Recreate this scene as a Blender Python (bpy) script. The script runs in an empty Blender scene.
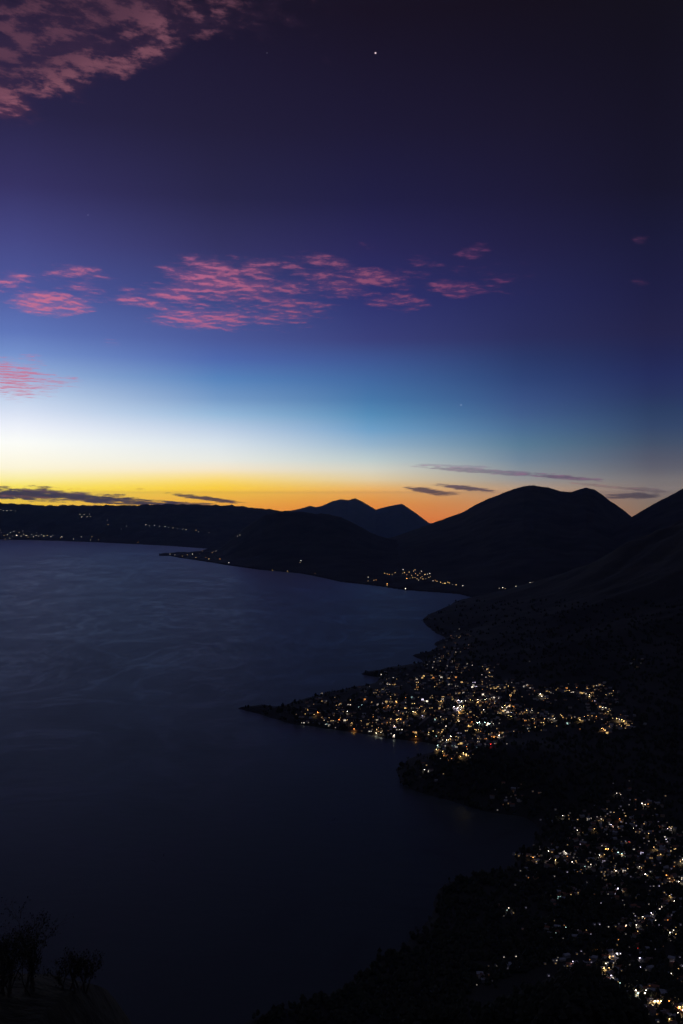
import bpy, math, random
import numpy as np

random.seed(7)
rng = np.random.default_rng(7)
scene = bpy.context.scene
C = scene.collection
R = math.radians

# ------------------------------------------------------------------ camera
CAMZ = 750.0
F = 996.0
PITCH = math.atan(15 / F)
cam_d = bpy.data.cameras.new('camera'); cam = bpy.data.objects.new('camera', cam_d); C.objects.link(cam)
cam.location = (0, 0, CAMZ)
cam.rotation_euler = (R(90) - PITCH, 0, 0)
cam_d.sensor_fit = 'VERTICAL'; cam_d.sensor_height = 36; cam_d.lens = 36 * F / 1024
cam_d.clip_start = 0.3; cam_d.clip_end = 400000
scene.camera = cam


def ray(px, py):
    """direction of a picture point, as (X/Y, Z/Y)"""
    x, y, z = px - 341.5, F, -(py - 512.0)
    c, s = math.cos(PITCH), math.sin(PITCH)
    Y = y * c + z * s
    Z = -y * s + z * c
    return x / Y, Z / Y


# ------------------------------------------------------------------ world
SUN_AZ = -22.0        # degrees from +Y, just outside the left edge of the view
world = bpy.data.worlds.new('World'); scene.world = world; world.use_nodes = True
nt = world.node_tree; nt.nodes.clear()
L = nt.links


def N(t, **kw):
    n = nt.nodes.new(t)
    for k, v in kw.items(): setattr(n, k, v)
    return n


def M(op, a, b=None, c=None, clamp=False):
    n = N('ShaderNodeMath', operation=op, use_clamp=clamp)
    for i, v in enumerate((a, b, c)):
        if v is None: continue
        if isinstance(v, (int, float)): n.inputs[i].default_value = v
        else: L.new(v, n.inputs[i])
    return n.outputs[0]


def srgb(c, k=1.0):
    out = []
    for v in c[:3]:
        v = v / 255
        out.append(k * (v / 12.92 if v <= 0.04045 else ((v + 0.055) / 1.055) ** 2.4))
    return (*out, 1)


def mixc(f, a, b, mode='MIX'):
    n = N('ShaderNodeMix', data_type='RGBA', blend_type=mode)
    for s, v in ((0, f), (6, a), (7, b)):
        if isinstance(v, (int, float)): n.inputs[s].default_value = v
        elif isinstance(v, tuple): n.inputs[s].default_value = v
        else: L.new(v, n.inputs[s])
    return n.outputs[2]


def smooth(v, a, b):
    n = N('ShaderNodeMapRange', interpolation_type='SMOOTHSTEP')
    L.new(v, n.inputs[0]); n.inputs[1].default_value = a; n.inputs[2].default_value = b
    return n.outputs[0]


tc = N('ShaderNodeTexCoord')
nrm = N('ShaderNodeVectorMath', operation='NORMALIZE'); L.new(tc.outputs['Generated'], nrm.inputs[0])
sep = N('ShaderNodeSeparateXYZ'); L.new(nrm.outputs[0], sep.inputs[0])
dx, dy, dz = sep.outputs
elev = M('DIVIDE', M('ARCSINE', dz), math.pi / 180)
azi = M('DIVIDE', M('ARCTAN2', dx, dy), math.pi / 180)
aoff = M('SUBTRACT', azi, SUN_AZ)
aoff = M('ABSOLUTE', M('SUBTRACT', M('PINGPONG', M('ADD', aoff, 0.0), 180.0), 0.0))

# colour of the twilight sky against height above the horizon, at five bearings from the glow
YS = [-330, -140, 10, 60, 130, 200, 250, 300, 340, 360, 380, 400, 415, 430, 445, 460, 470, 480, 490, 505, 524]
SKY = {
    4.1: [(58, 58, 84),(34, 30, 46),(32,26,48),(36,31,60),(40,36,70),(54,50,98),(68,70,130),(78,88,155),(95,118,185),(116,144,203),(150,176,218),(190,208,234),(214,224,243),(238,242,251),(254,255,250),(255,251,232),(255,247,215),(255,241,160),(255,228,60),(255,205,5),(250,165,0)],
    15.0: [(56, 56, 80),(30, 27, 42),(27,22,42),(30,25,50),(34,30,58),(40,38,74),(52,51,98),(60,70,128),(74,88,152),(78,104,172),(88,132,188),(118,155,200),(150,185,218),(190,208,230),(218,228,236),(235,236,228),(248,232,200),(255,220,112),(255,205,25),(250,172,0),(245,135,0)],
    23.6: [(52, 54, 76),(27, 24, 38),(24,18,34),(26,21,42),(29,25,52),(33,31,68),(42,40,88),(46,50,108),(58,64,122),(62,86,146),(66,104,160),(72,120,170),(86,140,184),(112,160,200),(150,180,204),(190,204,205),(215,212,195),(228,205,160),(240,178,85),(240,145,15),(240,118,0)],
    32.2: [(50, 52, 72),(25, 22, 34),(21,16,29),(22,18,35),(26,22,44),(29,26,56),(34,32,70),(38,40,86),(42,46,92),(42,56,104),(46,66,116),(56,80,130),(64,92,138),(74,108,146),(88,122,148),(110,132,152),(132,142,150),(150,148,146),(185,152,120),(205,140,80),(215,120,40)],
    39.2: [(50, 52, 72),(24, 22, 33),(19,16,26),(19,16,29),(21,18,35),(23,21,42),(26,26,56),(30,30,66),(35,35,72),(34,38,80),(36,44,90),(40,52,94),(44,62,98),(52,70,104),(66,80,104),(84,88,104),(96,96,106),(118,112,112),(130,118,110),(140,118,95),(150,110,80)],
    120: [(50, 52, 70)] + [(46, 48, 66)] * 8 + [(50, 52, 70)] * 8 + [(46, 48, 64)] * 4,
}
# finer stops near the horizon, where the air thickens fastest
_y2 = sorted(YS + [475, 484, 487, 493, 496, 500])
SKY = {a: [tuple(float(np.interp(y, YS, [c[i] for c in cols])) for i in range(3)) for y in _y2] for a, cols in SKY.items()}
YS = _y2
HAZE = 8.0e-6
HTOP = 1600.0


def clear_air(y):
    """how much the haze layer dims the sky at this height; the sky behind it is that much brighter"""
    v = ray(341.5, y)[1]
    path = min((HTOP - CAMZ) / max(v, 1e-4), 170000)
    return min(math.exp(HAZE * path * CAL), 3.2)


CAL = 0.85
E0, E1 = -2.0, 40.0
enorm = N('ShaderNodeMapRange'); L.new(elev, enorm.inputs[0]); enorm.inputs[1].default_value = E0; enorm.inputs[2].default_value = E1
skycol = None; prev = None
for a, cols in SKY.items():
    cr = N('ShaderNodeValToRGB'); L.new(enorm.outputs[0], cr.inputs[0])
    cr.color_ramp.interpolation = 'LINEAR'
    st = sorted(((math.degrees(math.atan(ray(341.5, y)[1])) - E0) / (E1 - E0), c, clear_air(y)) for y, c in zip(YS, cols))
    els = cr.color_ramp.elements
    while len(els) < len(st): els.new(0.5)
    for e, (p, c, k) in zip(els, st): e.position = min(max(p, 0), 1); e.color = srgb(c, k)
    if skycol is None: skycol = cr.outputs[0]
    else:
        mr = N('ShaderNodeMapRange'); L.new(aoff, mr.inputs[0]); mr.inputs[1].default_value = prev; mr.inputs[2].default_value = a
        skycol = mixc(mr.outputs[0], skycol, cr.outputs[0])
    prev = a

# gnomonic coordinates of the front of the sky, for placing cloud fields by bearing and height
ysafe = M('MAXIMUM', dy, 0.02)
gu, gv = M('DIVIDE', dx, ysafe), M('DIVIDE', dz, ysafe)
# a flat cloud deck seen in perspective
zs = M('MAXIMUM', M('ADD', dz, 0.015), 0.02)
qx, qy = M('DIVIDE', dx, zs), M('DIVIDE', dy, zs)


def blob(px, py, a, b, slope=0.0):
    u0, v0 = ray(px, py)
    ru = M('SUBTRACT', gu, u0)
    rv = M('SUBTRACT', M('SUBTRACT', gv, v0), M('MULTIPLY', ru, slope))
    q = M('ADD', M('POWER', M('ABSOLUTE', M('DIVIDE', ru, a / F)), 2.0), M('POWER', M('ABSOLUTE', M('DIVIDE', rv, b / F)), 2.0))
    return M('SUBTRACT', 1.0, q)


def vec(x, y, z=0.0):
    n = N('ShaderNodeCombineXYZ')
    for i, v in enumerate((x, y, z)):
        if isinstance(v, (int, float)): n.inputs[i].default_value = v
        else: L.new(v, n.inputs[i])
    return n.outputs[0]


def noise(v, scale, detail=5.0, rough=0.55, dist=0.0):
    n = N('ShaderNodeTexNoise'); L.new(v, n.inputs['Vector'])
    n.inputs['Scale'].default_value = scale; n.inputs['Detail'].default_value = detail
    n.inputs['Roughness'].default_value = rough; n.inputs['Distortion'].default_value = dist
    return n.outputs['Fac']


# pink altocumulus: masks (px, py, half width, half height, slope, strength)
FIELDS = [
    (40, 15, 230, 100, 0.30, 1.25), (250, 5, 90, 34, -.1, .7), (60, 84, 55, 19, 0.15, 1.0), (5, 106, 32, 15, 0.1, 1.3),(150, 50, 44, 20, 0.2, 1.1), (200, 18, 80, 30, .1, .95),
    (118, 72, 30, 12, 0.1, .9), (215, 26, 35, 14, 0.1, .9), (285, 12, 42, 20, -0.5, .8), (326, 60, 11, 7, -.2, .75),
    (50, 304, 50, 14, -0.1, 1.35), (12, 284, 34, 16, 0, .7), (75, 276, 62, 14, -.1, .75), (140, 301, 40, 8, -0.1, 1.0),
    (225, 282, 75, 26, -.15, 1.05), (205, 318, 75, 16, -.05, 1.0), (290, 300, 60, 34, 0, .8), (320, 262, 45, 12, -.1, .75),
    (378, 279, 42, 13, -.12, 1.1), (392, 300, 44, 13, -.1, .9), (340, 285, 60, 20, -.1, .75), (250, 268, 110, 14, -.05, .7), (170, 296, 70, 14, -.1, .9), (95, 288, 60, 22, -.1, .5), (430, 268, 70, 22, .1, .45), (270, 318, 60, 12, 0, .85), (455, 289, 36, 13, 0, 1.0), (472, 254, 26, 11, .3, .8),
    (365, 247, 18, 7, 0, .6), (12, 379, 60, 24, -.1, 1.1), (62, 382, 26, 8, 0, .9), (30, 358, 22, 6, 0, .7), (500, 280, 60, 22, 0, .45),
    (642, 240, 14, 8, -.2, .7), (641, 282, 12, 5, 0, .75), (112, 342, 14, 6, 0, .6), (550, 262, 10, 5, 0, .45),
]
mask = None
for (px, py, a, b, s, k) in FIELDS:
    m = M('MULTIPLY', M('MAXIMUM', blob(px, py, a * 1.1, b * 1.15, s), 0.0), k)
    mask = m if mask is None else M('MAXIMUM', mask, m)
mask = M('MINIMUM', mask, 1.15)
mask = M('MULTIPLY', mask, M('ADD', 0.52, M('MULTIPLY', noise(vec(qx, M('MULTIPLY', qy, .8), 5.5), 3.6, 2.0), 0.92)))


def deck(offx, offy):
    x = M('ADD', qx, offx); y = M('ADD', M('MULTIPLY', qy, 1.0), offy)
    x2 = M('ADD', M('MULTIPLY', x, 0.75), M('MULTIPLY', y, 0.18))
    y2 = M('ADD', M('MULTIPLY', y, 0.72), M('MULTIPLY', x, -0.26))
    a = noise(vec(x2, y2), 9.0, 6.0, 0.6, 0.2)
    b = noise(vec(x2, y2, 3.1), 26.0, 5.0, 0.65, 0.2)
    return M('ADD', M('MULTIPLY', a, 0.75), M('MULTIPLY', b, 0.34))


d0 = deck(0, 0)
d1 = deck(-0.012, 0.05)        # the same deck a little nearer the glow
dens = M('ADD', d0, M('MULTIPLY', mask, 0.42))
alpha = M('MULTIPLY', smooth(dens, 0.68, 1.04), smooth(mask, 0.0, 0.5))
lit = smooth(M('ADD', M('MULTIPLY', M('SUBTRACT', d0, d1), 2.4), M('MULTIPLY', M('SUBTRACT', dens, 0.82), 1.0)), -0.02, 0.42)
cb = N('ShaderNodeValToRGB'); L.new(M('DIVIDE', aoff, 45.0), cb.inputs[0])
els = cb.color_ramp.elements
els[0].position = 0.0; els[0].color = srgb((214, 118, 146)); els[1].position = 0.95; els[1].color = srgb((70, 45, 72))
for p, c in ((0.3, (190, 104, 140)), (0.5, (150, 84, 116)), (0.68, (116, 62, 104))):
    e = els.new(p); e.color = srgb(c)
hi = smooth(elev, 14.0, 22.0)
ccol = mixc(hi, cb.outputs[0], mixc(M('DIVIDE', aoff, 30.0, None, True), srgb((138, 86, 100)), srgb((96, 62, 82))))
shade = mixc(hi, mixc(0.30, skycol, cb.outputs[0]), mixc(0.6, skycol, srgb((62, 42, 66))))
deep = smooth(blob(20, 12, 210, 92, 0.3), 0.05, 0.75)      # the thick middle of the high bank gets little of the low light
lit = M('MULTIPLY', lit, M('SUBTRACT', 1.0, M('MULTIPLY', deep, 0.62)))
ccol = mixc(lit, shade, ccol)
sky1 = mixc(M('MULTIPLY', alpha, 0.84), skycol, ccol)

# long dark streaks of cloud low over the horizon
wv = vec(M('MULTIPLY', gu, 1.0), M('MULTIPLY', gv, 6.0))
wn = M('SUBTRACT', noise(wv, 28.0, 5.0, 0.6), 0.5)
wn2 = M('SUBTRACT', noise(vec(gu, M('MULTIPLY', gv, 7.0), 2.0), 75.0, 4.0, 0.6), 0.5)
STREAKS = [  # px, py, half length, half height, slope, colour, opacity
    (-70, 489, 150, 7, -0.02, (66, 48, 62), .95), (50, 496, 110, 6.5, -0.055, (60, 44, 58), .96), (20, 494, 70, 5.5, -0.04, (52, 38, 52), .9),
    (120, 500.5, 70, 4.2, -0.05, (56, 42, 54), .95), (172, 503.5, 50, 2.2, -0.02, (60, 44, 50), .8), (60, 492, 60, 1.8, -0.06, (120, 90, 96), .5), (30, 497, 60, 1.2, -0.05, (150, 96, 60), .5),
    (206, 498.5, 40, 2.6, -0.13, (66, 44, 44), .95), (236, 502, 16, 1.2, -0.1, (90, 60, 50), .5), (140, 489, 6, 1.4, 0, (230, 170, 60), .4),
    (428, 491, 24, 3.2, -0.12, (58, 48, 72), .85), (445, 494, 16, 2.6, 0.05, (66, 52, 70), .6), (466, 488, 37, 2.6, -0.1, (60, 48, 78), .85),
    (510, 473, 95, 3.0, -0.07, (96, 76, 112), .55), (560, 477, 50, 3.0, -0.06, (92, 66, 98), .5), (455, 466, 45, 1.8, -0.04, (110, 96, 130), .35),
    (630, 496, 36, 3.6, 0.02, (66, 58, 76), .75), (648, 490, 24, 2.4, -0.1, (96, 76, 90), .4),(610, 487, 40, 1.8, -0.1, (120, 92, 100), .4),
]
for (px, py, a, b, s, col, op) in STREAKS:
    q = blob(px, py, a, b, s)
    q = M('ADD', M('ADD', q, M('MULTIPLY', wn, 2.6)), M('MULTIPLY', wn2, 2.6))
    al = M('MULTIPLY', smooth(q, 0.0, 0.8), op)
    sky1 = mixc(al, sky1, mixc(smooth(wn2, -0.06, 0.16), srgb(col), srgb([min(255, v * f) for v, f in zip(col, (1.6, 1.42, 1.3))])))

# the morning star and two faint stars
for (px, py, r, col, k) in ((375.5, 53, 1.1, (255, 225, 235), 1.0), (461, 405, .8, (190, 200, 225), .5), (88, 215, .7, (190, 190, 225), .3), (267, 53, .6, (190, 190, 225), .2)):
    b = M('MAXIMUM', blob(px, py, r, r), 0.0)
    sky1 = mixc(1.0, sky1, mixc(b, (0, 0, 0, 1), srgb(col, k)), 'ADD')

nish = N('ShaderNodeTexSky', sky_type='NISHITA'); nish.sun_disc = False
nish.sun_elevation = R(-4); nish.sun_rotation = R(SUN_AZ)
sky2 = mixc(1.0, sky1, mixc(1.0, nish.outputs[0], (0.001, 0.001, 0.001, 1), 'MULTIPLY'), 'ADD')
bg = N('ShaderNodeBackground'); L.new(sky2, bg.inputs[0]); bg.inputs[1].default_value = 1.0
wo = N('ShaderNodeOutputWorld'); L.new(bg.outputs[0], wo.inputs[0])
world.cycles.sampling_method = 'MANUAL'; world.cycles.sample_map_resolution = 1024

# the last of the sun, level with the horizon
sd = bpy.data.lights.new('sun', 'SUN'); so = bpy.data.objects.new('sun', sd); C.objects.link(so)
sd.energy = 0.01; sd.angle = R(4); sd.color = (1, .55, .3)
so.rotation_euler = (R(90 - 1.0), 0, R(180 - SUN_AZ))

scene.view_settings.view_transform = 'Standard'; scene.view_settings.look = 'None'
scene.view_settings.exposure = 0; scene.view_settings.gamma = 1
scene.cycles.use_denoising = True
scene.cycles.volume_bounces = 0
scene.cycles.max_bounces = 4; scene.cycles.diffuse_bounces = 1; scene.cycles.glossy_bounces = 2
scene.cycles.transparent_max_bounces = 8
scene.cycles.use_light_tree = True
scene.cycles.caustics_reflective = False
scene.cycles.sample_clamp_indirect = 2.0


# ------------------------------------------------------------------ materials
def mat(name, col, rough=0.9, noise_scale=None, var=0.35, spec=0.3, bump=0.0):
    m = bpy.data.materials.new(name); m.use_nodes = True
    t = m.node_tree; b = t.nodes['Principled BSDF']
    b.inputs['Roughness'].default_value = rough; b.inputs['Specular IOR Level'].default_value = spec
    b.inputs['Base Color'].default_value = (*col, 1)
    if noise_scale:
        g = t.nodes.new('ShaderNodeNewGeometry')
        n = t.nodes.new('ShaderNodeTexNoise'); n.inputs['Scale'].default_value = noise_scale; n.inputs['Detail'].default_value = 6
        t.links.new(g.outputs['Position'], n.inputs['Vector'])
        r = t.nodes.new('ShaderNodeValToRGB'); t.links.new(n.outputs['Fac'], r.inputs[0])
        r.color_ramp.elements[0].position = 0.3; r.color_ramp.elements[1].position = 0.7
        r.color_ramp.elements[0].color = (*[c * (1 - var) for c in col], 1)
        r.color_ramp.elements[1].color = (*[c * (1 + var) for c in col], 1)
        t.links.new(r.outputs[0], b.inputs['Base Color'])
        if bump:
            bp = t.nodes.new('ShaderNodeBump'); bp.inputs['Strength'].default_value = bump; bp.inputs['Distance'].default_value = 1 / noise_scale
            t.links.new(n.outputs['Fac'], bp.inputs['Height']); t.links.new(bp.outputs[0], b.inputs['Normal'])
    return m


def emis(name, col, k, sample=True):
    m = bpy.data.materials.new(name); m.use_nodes = True
    t = m.node_tree; b = t.nodes['Principled BSDF']
    b.inputs['Base Color'].default_value = (.3, .3, .3, 1)
    b.inputs['Emission Color'].default_value = (*col, 1); b.inputs['Emission Strength'].default_value = k
    m.cycles.emission_sampling = 'FRONT' if sample else 'NONE'
    return m


LC = {'w': (1, .86, .68), 'y': (1, .62, .22), 'o': (1, .36, .07), 'g': (.62, 1, .9), 'v': (.85, .75, 1), 'r': (1, .04, .03)}
M_hill = mat('hillside_scrub', (.032, .030, .026), .95, .004, .5)
M_town = mat('town_ground', (.06, .055, .045), .95, .01, .5)
M_leaf = mat('foliage', (.040, .042, .028), .9, .05, .4)
M_bark = mat('bark', (.09, .07, .055), .9, 4, .3)
M_soil = mat('hilltop_grass', (.03, .03, .02), .95, 1.5, .5, bump=.5)
M_dirt = mat('pale_dirt', (.34, .27, .21), .95, .05, .3)
M_asph = mat('worn_concrete_paving', (.13, .125, .12), .9, .1, .2)
M_wall = [mat('cream_render', (.62, .56, .46), .9, .6, .12), mat('ochre_render', (.5, .34, .18), .9, .6, .12),
          mat('concrete_block', (.33, .32, .30), .95, .8, .2), mat('blue_render', (.25, .36, .42), .9, .6, .12)]
M_roof = [mat('rusty_tin', (.20, .13, .10), .7, .4, .3), mat('grey_tin', (.33, .34, .35), .6, .4, .2), mat('clay_tile', (.28, .12, .07), .9, .6, .3)]
M_door = mat('dark_wood', (.08, .05, .035), .7, 2, .3)
M_pole = mat('galvanised_pole', (.35, .35, .35), .5, 3, .1)
M_dark_glass = mat('dark_window', (.02, .02, .025), .2)

# ------------------------------------------------------------------ helpers
def tag(o, label=None, cat=None, group=None, kind=None):
    if label: o['label'] = label
    if cat: o['category'] = cat
    if group: o['group'] = group
    if kind: o['kind'] = kind
    return o


def mesh_obj(name, verts, faces, mats, parent=None, smooth_=False, fmat=None):
    me = bpy.data.meshes.new(name)
    me.from_pydata([tuple(v) for v in verts], [], faces)
    for m in (mats if isinstance(mats, (list, tuple)) else [mats]): me.materials.append(m)
    if fmat is not None: me.polygons.foreach_set('material_index', fmat)
    if smooth_: me.polygons.foreach_set('use_smooth', [True] * len(me.polygons))
    me.update()
    o = bpy.data.objects.new(name, me); C.objects.link(o)
    if parent: o.parent = parent
    return o


def grid_obj(name, P, m, smooth_=True, flip=False, closed=False):
    """P: rows x cols x 3 array of points"""
    nr, nc = P.shape[:2]
    me = bpy.data.meshes.new(name)
    idx = np.arange(nr * nc).reshape(nr, nc)
    if closed: idx = np.concatenate([idx, idx[:, :1]], 1)
    a, b, c, d = idx[:-1, :-1], idx[:-1, 1:], idx[1:, 1:], idx[1:, :-1]
    q = np.stack([a, b, c, d] if not flip else [a, d, c, b], -1).reshape(-1, 4)
    me.vertices.add(nr * nc); me.vertices.foreach_set('co', P.astype(np.float32).ravel())
    me.loops.add(q.size); me.loops.foreach_set('vertex_index', q.astype(np.int32).ravel())
    me.polygons.add(len(q)); me.polygons.foreach_set('loop_start', np.arange(0, q.size, 4, dtype=np.int32))
    me.update(calc_edges=True); me.validate()
    if smooth_: me.polygons.foreach_set('use_smooth', [True] * len(me.polygons))
    me.materials.append(m)
    o = bpy.data.objects.new(name, me); C.objects.link(o)
    return o


_perm = rng.random((256, 256))


def vnoise(x, y):
    xi = np.floor(x).astype(int); yi = np.floor(y).astype(int)
    fx = x - xi; fy = y - yi
    fx = fx * fx * (3 - 2 * fx); fy = fy * fy * (3 - 2 * fy)
    g = lambda i, j: _perm[i & 255, j & 255]
    return (g(xi, yi) * (1 - fx) + g(xi + 1, yi) * fx) * (1 - fy) + (g(xi, yi + 1) * (1 - fx) + g(xi + 1, yi + 1) * fx) * fy


def fbm(x, y, oct=5, gain=.5):
    s = 0; a = 1; t = 0
    for i in range(oct):
        s = s + a * (vnoise(x * 2 ** i + 17 * i, y * 2 ** i + 31 * i) - .5); t += a; a *= gain
    return s / t * 2


def sstep(x, a, b):
    t = np.clip((x - a) / (b - a), 0, 1)
    return t * t * (3 - 2 * t)


def ground_pt(px, py, z=0.0):
    u, v = ray(px, py)
    Y = (z - CAMZ) / v
    return u * Y, Y


def U(px): return ray(px, 512)[0]
def uz(px, py, D):      # height of a picture point at distance D
    return CAMZ + ray(px, py)[1] * D


# ------------------------------------------------------------------ near land
SHORE = [(496,598),(470,600),(455,602),(440,610),(428,615),(422,619),(424,623),(431,629),(438,634),(445,638),(442,641),(434,643),(437,646),(432,650),
 (424,654),(412,655.5),(417,658),(423,661),(421,664),(406,666),(392,668),(385,669),(378,671),(362,673.5),(370,676),(379,677),(378,681),(372,684),(358,687),(345,689),
 (334,691.5),(322,694),(308,697.5),(294,702),(285,705),(276,707),(268,706),(261,705.5),(250,707),(240,708.5),(252,712),(263,715.5),(273,719),(282,722),
 (296,724),(310,725.5),(328,729),(345,731.5),(362,734),(380,737),(399,739),(412,740.5),(424,742),(433,745),(437,751),(430,753),(424,755),(412,758),(403,762),
 (397,769),(398,779),(404,785),(411,789),(430,795),(447,799),(465,805),(482,810),(505,814),(527,818),(537,824),(539,831),(534,843),(524,850),(513,855),(519,861),(515,866),
 (504,870),(487,873),(469,877),(456,880),(447,884),(438,889),(435,896),(436,908),(431,917),(424,924),(414,934),(407,943),(396,952),(380,961),(362,973),(345,985),
 (322,995),(300,1003),(275,1011),(250,1018),(215,1030),(150,1045)]
poly = [ground_pt(*p) for p in SHORE] + [(-1500, 1300), (-4000, 1250), (-4000, -800), (9000, -800), (9000, 10500), (4000, 9800), (1900, 8600)]
PX = np.array(poly)


def seg_dist(X, Y):
    d = np.full(X.shape, 1e9)
    inside = np.zeros(X.shape, bool)
    n = len(PX)
    for i in range(n):
        x0, y0 = PX[i]; x1, y1 = PX[(i + 1) % n]
        ex, ey = x1 - x0, y1 - y0
        t = np.clip(((X - x0) * ex + (Y - y0) * ey) / (ex * ex + ey * ey), 0, 1)
        d = np.minimum(d, (X - x0 - t * ex) ** 2 + (Y - y0 - t * ey) ** 2)
        c = ((y0 > Y) != (y1 > Y))
        with np.errstate(divide='ignore', invalid='ignore'):
            xc = x0 + (Y - y0) * ex / (ey if ey else 1e-9)
        inside ^= c & (X < xc)
    d = np.sqrt(d)
    return np.where(inside, d, -d)


SPUR_Y = 960.0
SP = [(300, 1060), (380, 1034), (430, 1014), (480, 1003), (512, 992), (540, 980), (560, 970), (575, 964), (588, 971), (600, 982), (620, 997), (640, 1012), (660, 1026), (700, 1052), (900, 1100)]
SPu = np.array([U(p[0]) for p in SP]); SPz = np.array([uz(p[0], p[1], SPUR_Y) for p in SP])
CONE = (3084, 5500)


def near_h(X, Y, far=True):
    d = seg_dist(X, Y) + fbm(X / 70, Y / 70, 3) * 14
    di = np.maximum(d, 0)
    h = 3 + 14 * (1 - np.exp(-di / 120)) + 25 * (1 - np.exp(-di / 900))
    rc = np.hypot(X - CONE[0], Y - CONE[1])
    cone = 1460 * np.exp(-(rc / 1290) ** 1.26) * (1 - np.exp(-di / 500))
    h = h + cone + fbm(X / 420, Y / 420, 5) * (14 + .10 * cone) * sstep(di, 30, 700)
    h = h - np.abs(fbm(X / 900, Y / 900, 3)) * .25 * cone
    # the wooded cape between the two towns
    cx, cy = ground_pt(470, 785)
    h = h + 70 * np.exp(-((X - cx) / 330) ** 2 - ((Y - cy) / 260) ** 2) * sstep(di, 0, 160)
    h = np.where(d < 0, np.maximum(d * .25, -40) - .5, h * sstep(di, 0, 12) + .4)
    hill = 748.3 - .6 * Y + fbm(X / 90, Y / 90, 5) * np.clip((Y - 60) / 40, 0, 9)
    u = X / np.maximum(Y, 1)
    sp = np.interp(u, SPu, SPz) + fbm(X / 60, Y / 60, 4) * 4 - .62 * np.maximum(Y - SPUR_Y, 0) - .12 * np.maximum(SPUR_Y - Y, 0)
    sp = np.where(u < U(300), -100, sp)
    return np.maximum(np.maximum(h, hill), sp)


us = np.concatenate([np.linspace(-.75, U(200), 60, endpoint=False), np.linspace(U(200), U(700), 420, endpoint=False), np.linspace(U(700), 1.15, 60)])
rs = np.concatenate([np.geomspace(45, 1150, 70, endpoint=False), np.geomspace(1150, 9600, 420)])
UU, RR = np.meshgrid(us, rs)
X, Y = UU * RR, RR
P = np.stack([X, Y, near_h(X, Y)], -1)
LNR = np.log(rs)


def land_h(X, Y):
    """height of the built lakeside mesh, read back from its own grid"""
    u = np.clip(X / Y, us[0], us[-1] - 1e-6); w = np.clip(np.log(Y), LNR[0], LNR[-1] - 1e-6)
    i = np.clip(np.searchsorted(us, u, side='right') - 1, 0, len(us) - 2); j = np.clip(np.searchsorted(LNR, w, side='right') - 1, 0, len(rs) - 2)
    a = (u - us[i]) / (us[i + 1] - us[i]); c = (np.exp(w) - rs[j]) / (rs[j + 1] - rs[j])
    Z = P_LAND
    return (Z[j, i] * (1 - a) + Z[j, i + 1] * a) * (1 - c) + (Z[j + 1, i] * (1 - a) + Z[j + 1, i + 1] * a) * c


P_LAND = P[..., 2].copy()
o = grid_obj('lakeside_terrain', P, M_hill); tag(o, kind='structure')

# the hill the picture is taken from, close to the camera
gx, gy = np.meshgrid(np.linspace(-60, 60, 160), np.linspace(-50, 62, 150))


def fore_h(X, Y):
    z = 748.3 - .6 * np.maximum(Y, -8) + np.minimum(Y + 8, 0) * .25
    b = 4.0 * sstep(-X, 2.5, 5.2) * np.exp(-((Y - 20) / 7.0) ** 2)
    b = b + .25 * sstep(-X, 5, 12) * np.exp(-((Y - 20) / 7.0) ** 2)
    n = fbm(X / 3, Y / 3, 4) * .18 + fbm(X / .7, Y / .7, 2) * .05
    return z + b + n * sstep(Y, 3, 9) + .3 * sstep(Y, 50, 44) * 0 - .6 * sstep(Y, 54, 62)


o = grid_obj('foreground_hill', np.stack([gx, gy, fore_h(gx, gy)], -1), M_soil); tag(o, kind='structure')

# ------------------------------------------------------------------ far land, one body per range
SHORE_B = [(100, 550), (150, 552.5), (160, 554), (180, 558), (225, 565), (260, 570), (300, 573.5), (341, 582), (370, 585), (403, 590), (459, 594), (470, 597), (500, 600), (560, 603), (1100, 640)]
SHORE_C = [(-700, 541), (-300, 540), (0, 539.5), (60, 541), (100, 542.5), (170, 546), (215, 549.5), (260, 553), (420, 570)]
CREST = {
 'peninsula_hills': (13000, SHORE_B, [(100, 556), (155, 554), (175, 552.5), (200, 551), (222, 547), (232, 538), (245, 527), (262, 516), (275, 512), (285, 511), (310, 512.5), (325, 514), (341, 517), (355, 524), (371, 533), (391, 539), (420, 546), (460, 562), (480, 600)], 159, 480),
 'twin_peaked_volcano': (13600, SHORE_B, [(330, 581), (350, 562), (371, 546), (391, 538), (411, 531), (431, 524), (461, 512.5), (475, 505), (491, 497.5), (502, 493), (513.5, 489), (524, 486), (533.5, 485), (548, 487.5), (561, 491.5), (571, 492.5), (579, 489.5), (586, 487.5), (594, 489.5), (601, 494), (616, 505), (631, 516), (650, 527), (700, 545), (800, 575), (1000, 600)], 330, 1000),
 'eastern_hills': (11500, [(540, 600), (1200, 620)], [(540, 600), (560, 572), (600, 538), (631, 517), (645, 509), (660, 500.5), (683, 488.5), (720, 470), (780, 456), (850, 470), (950, 510), (1150, 590)], 540, 1150),
 'far_shore_hills': (20000, SHORE_C, [(-700, 505), (-300, 497), (-100, 502), (0, 503), (20, 504), (40, 505.3), (80, 505.3), (125, 505.5), (160, 504.3), (200, 504.5), (235, 505.5), (262, 508), (285, 512), (310, 520), (350, 540), (420, 568)], -700, 420),
}
far_funcs = {}
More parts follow.
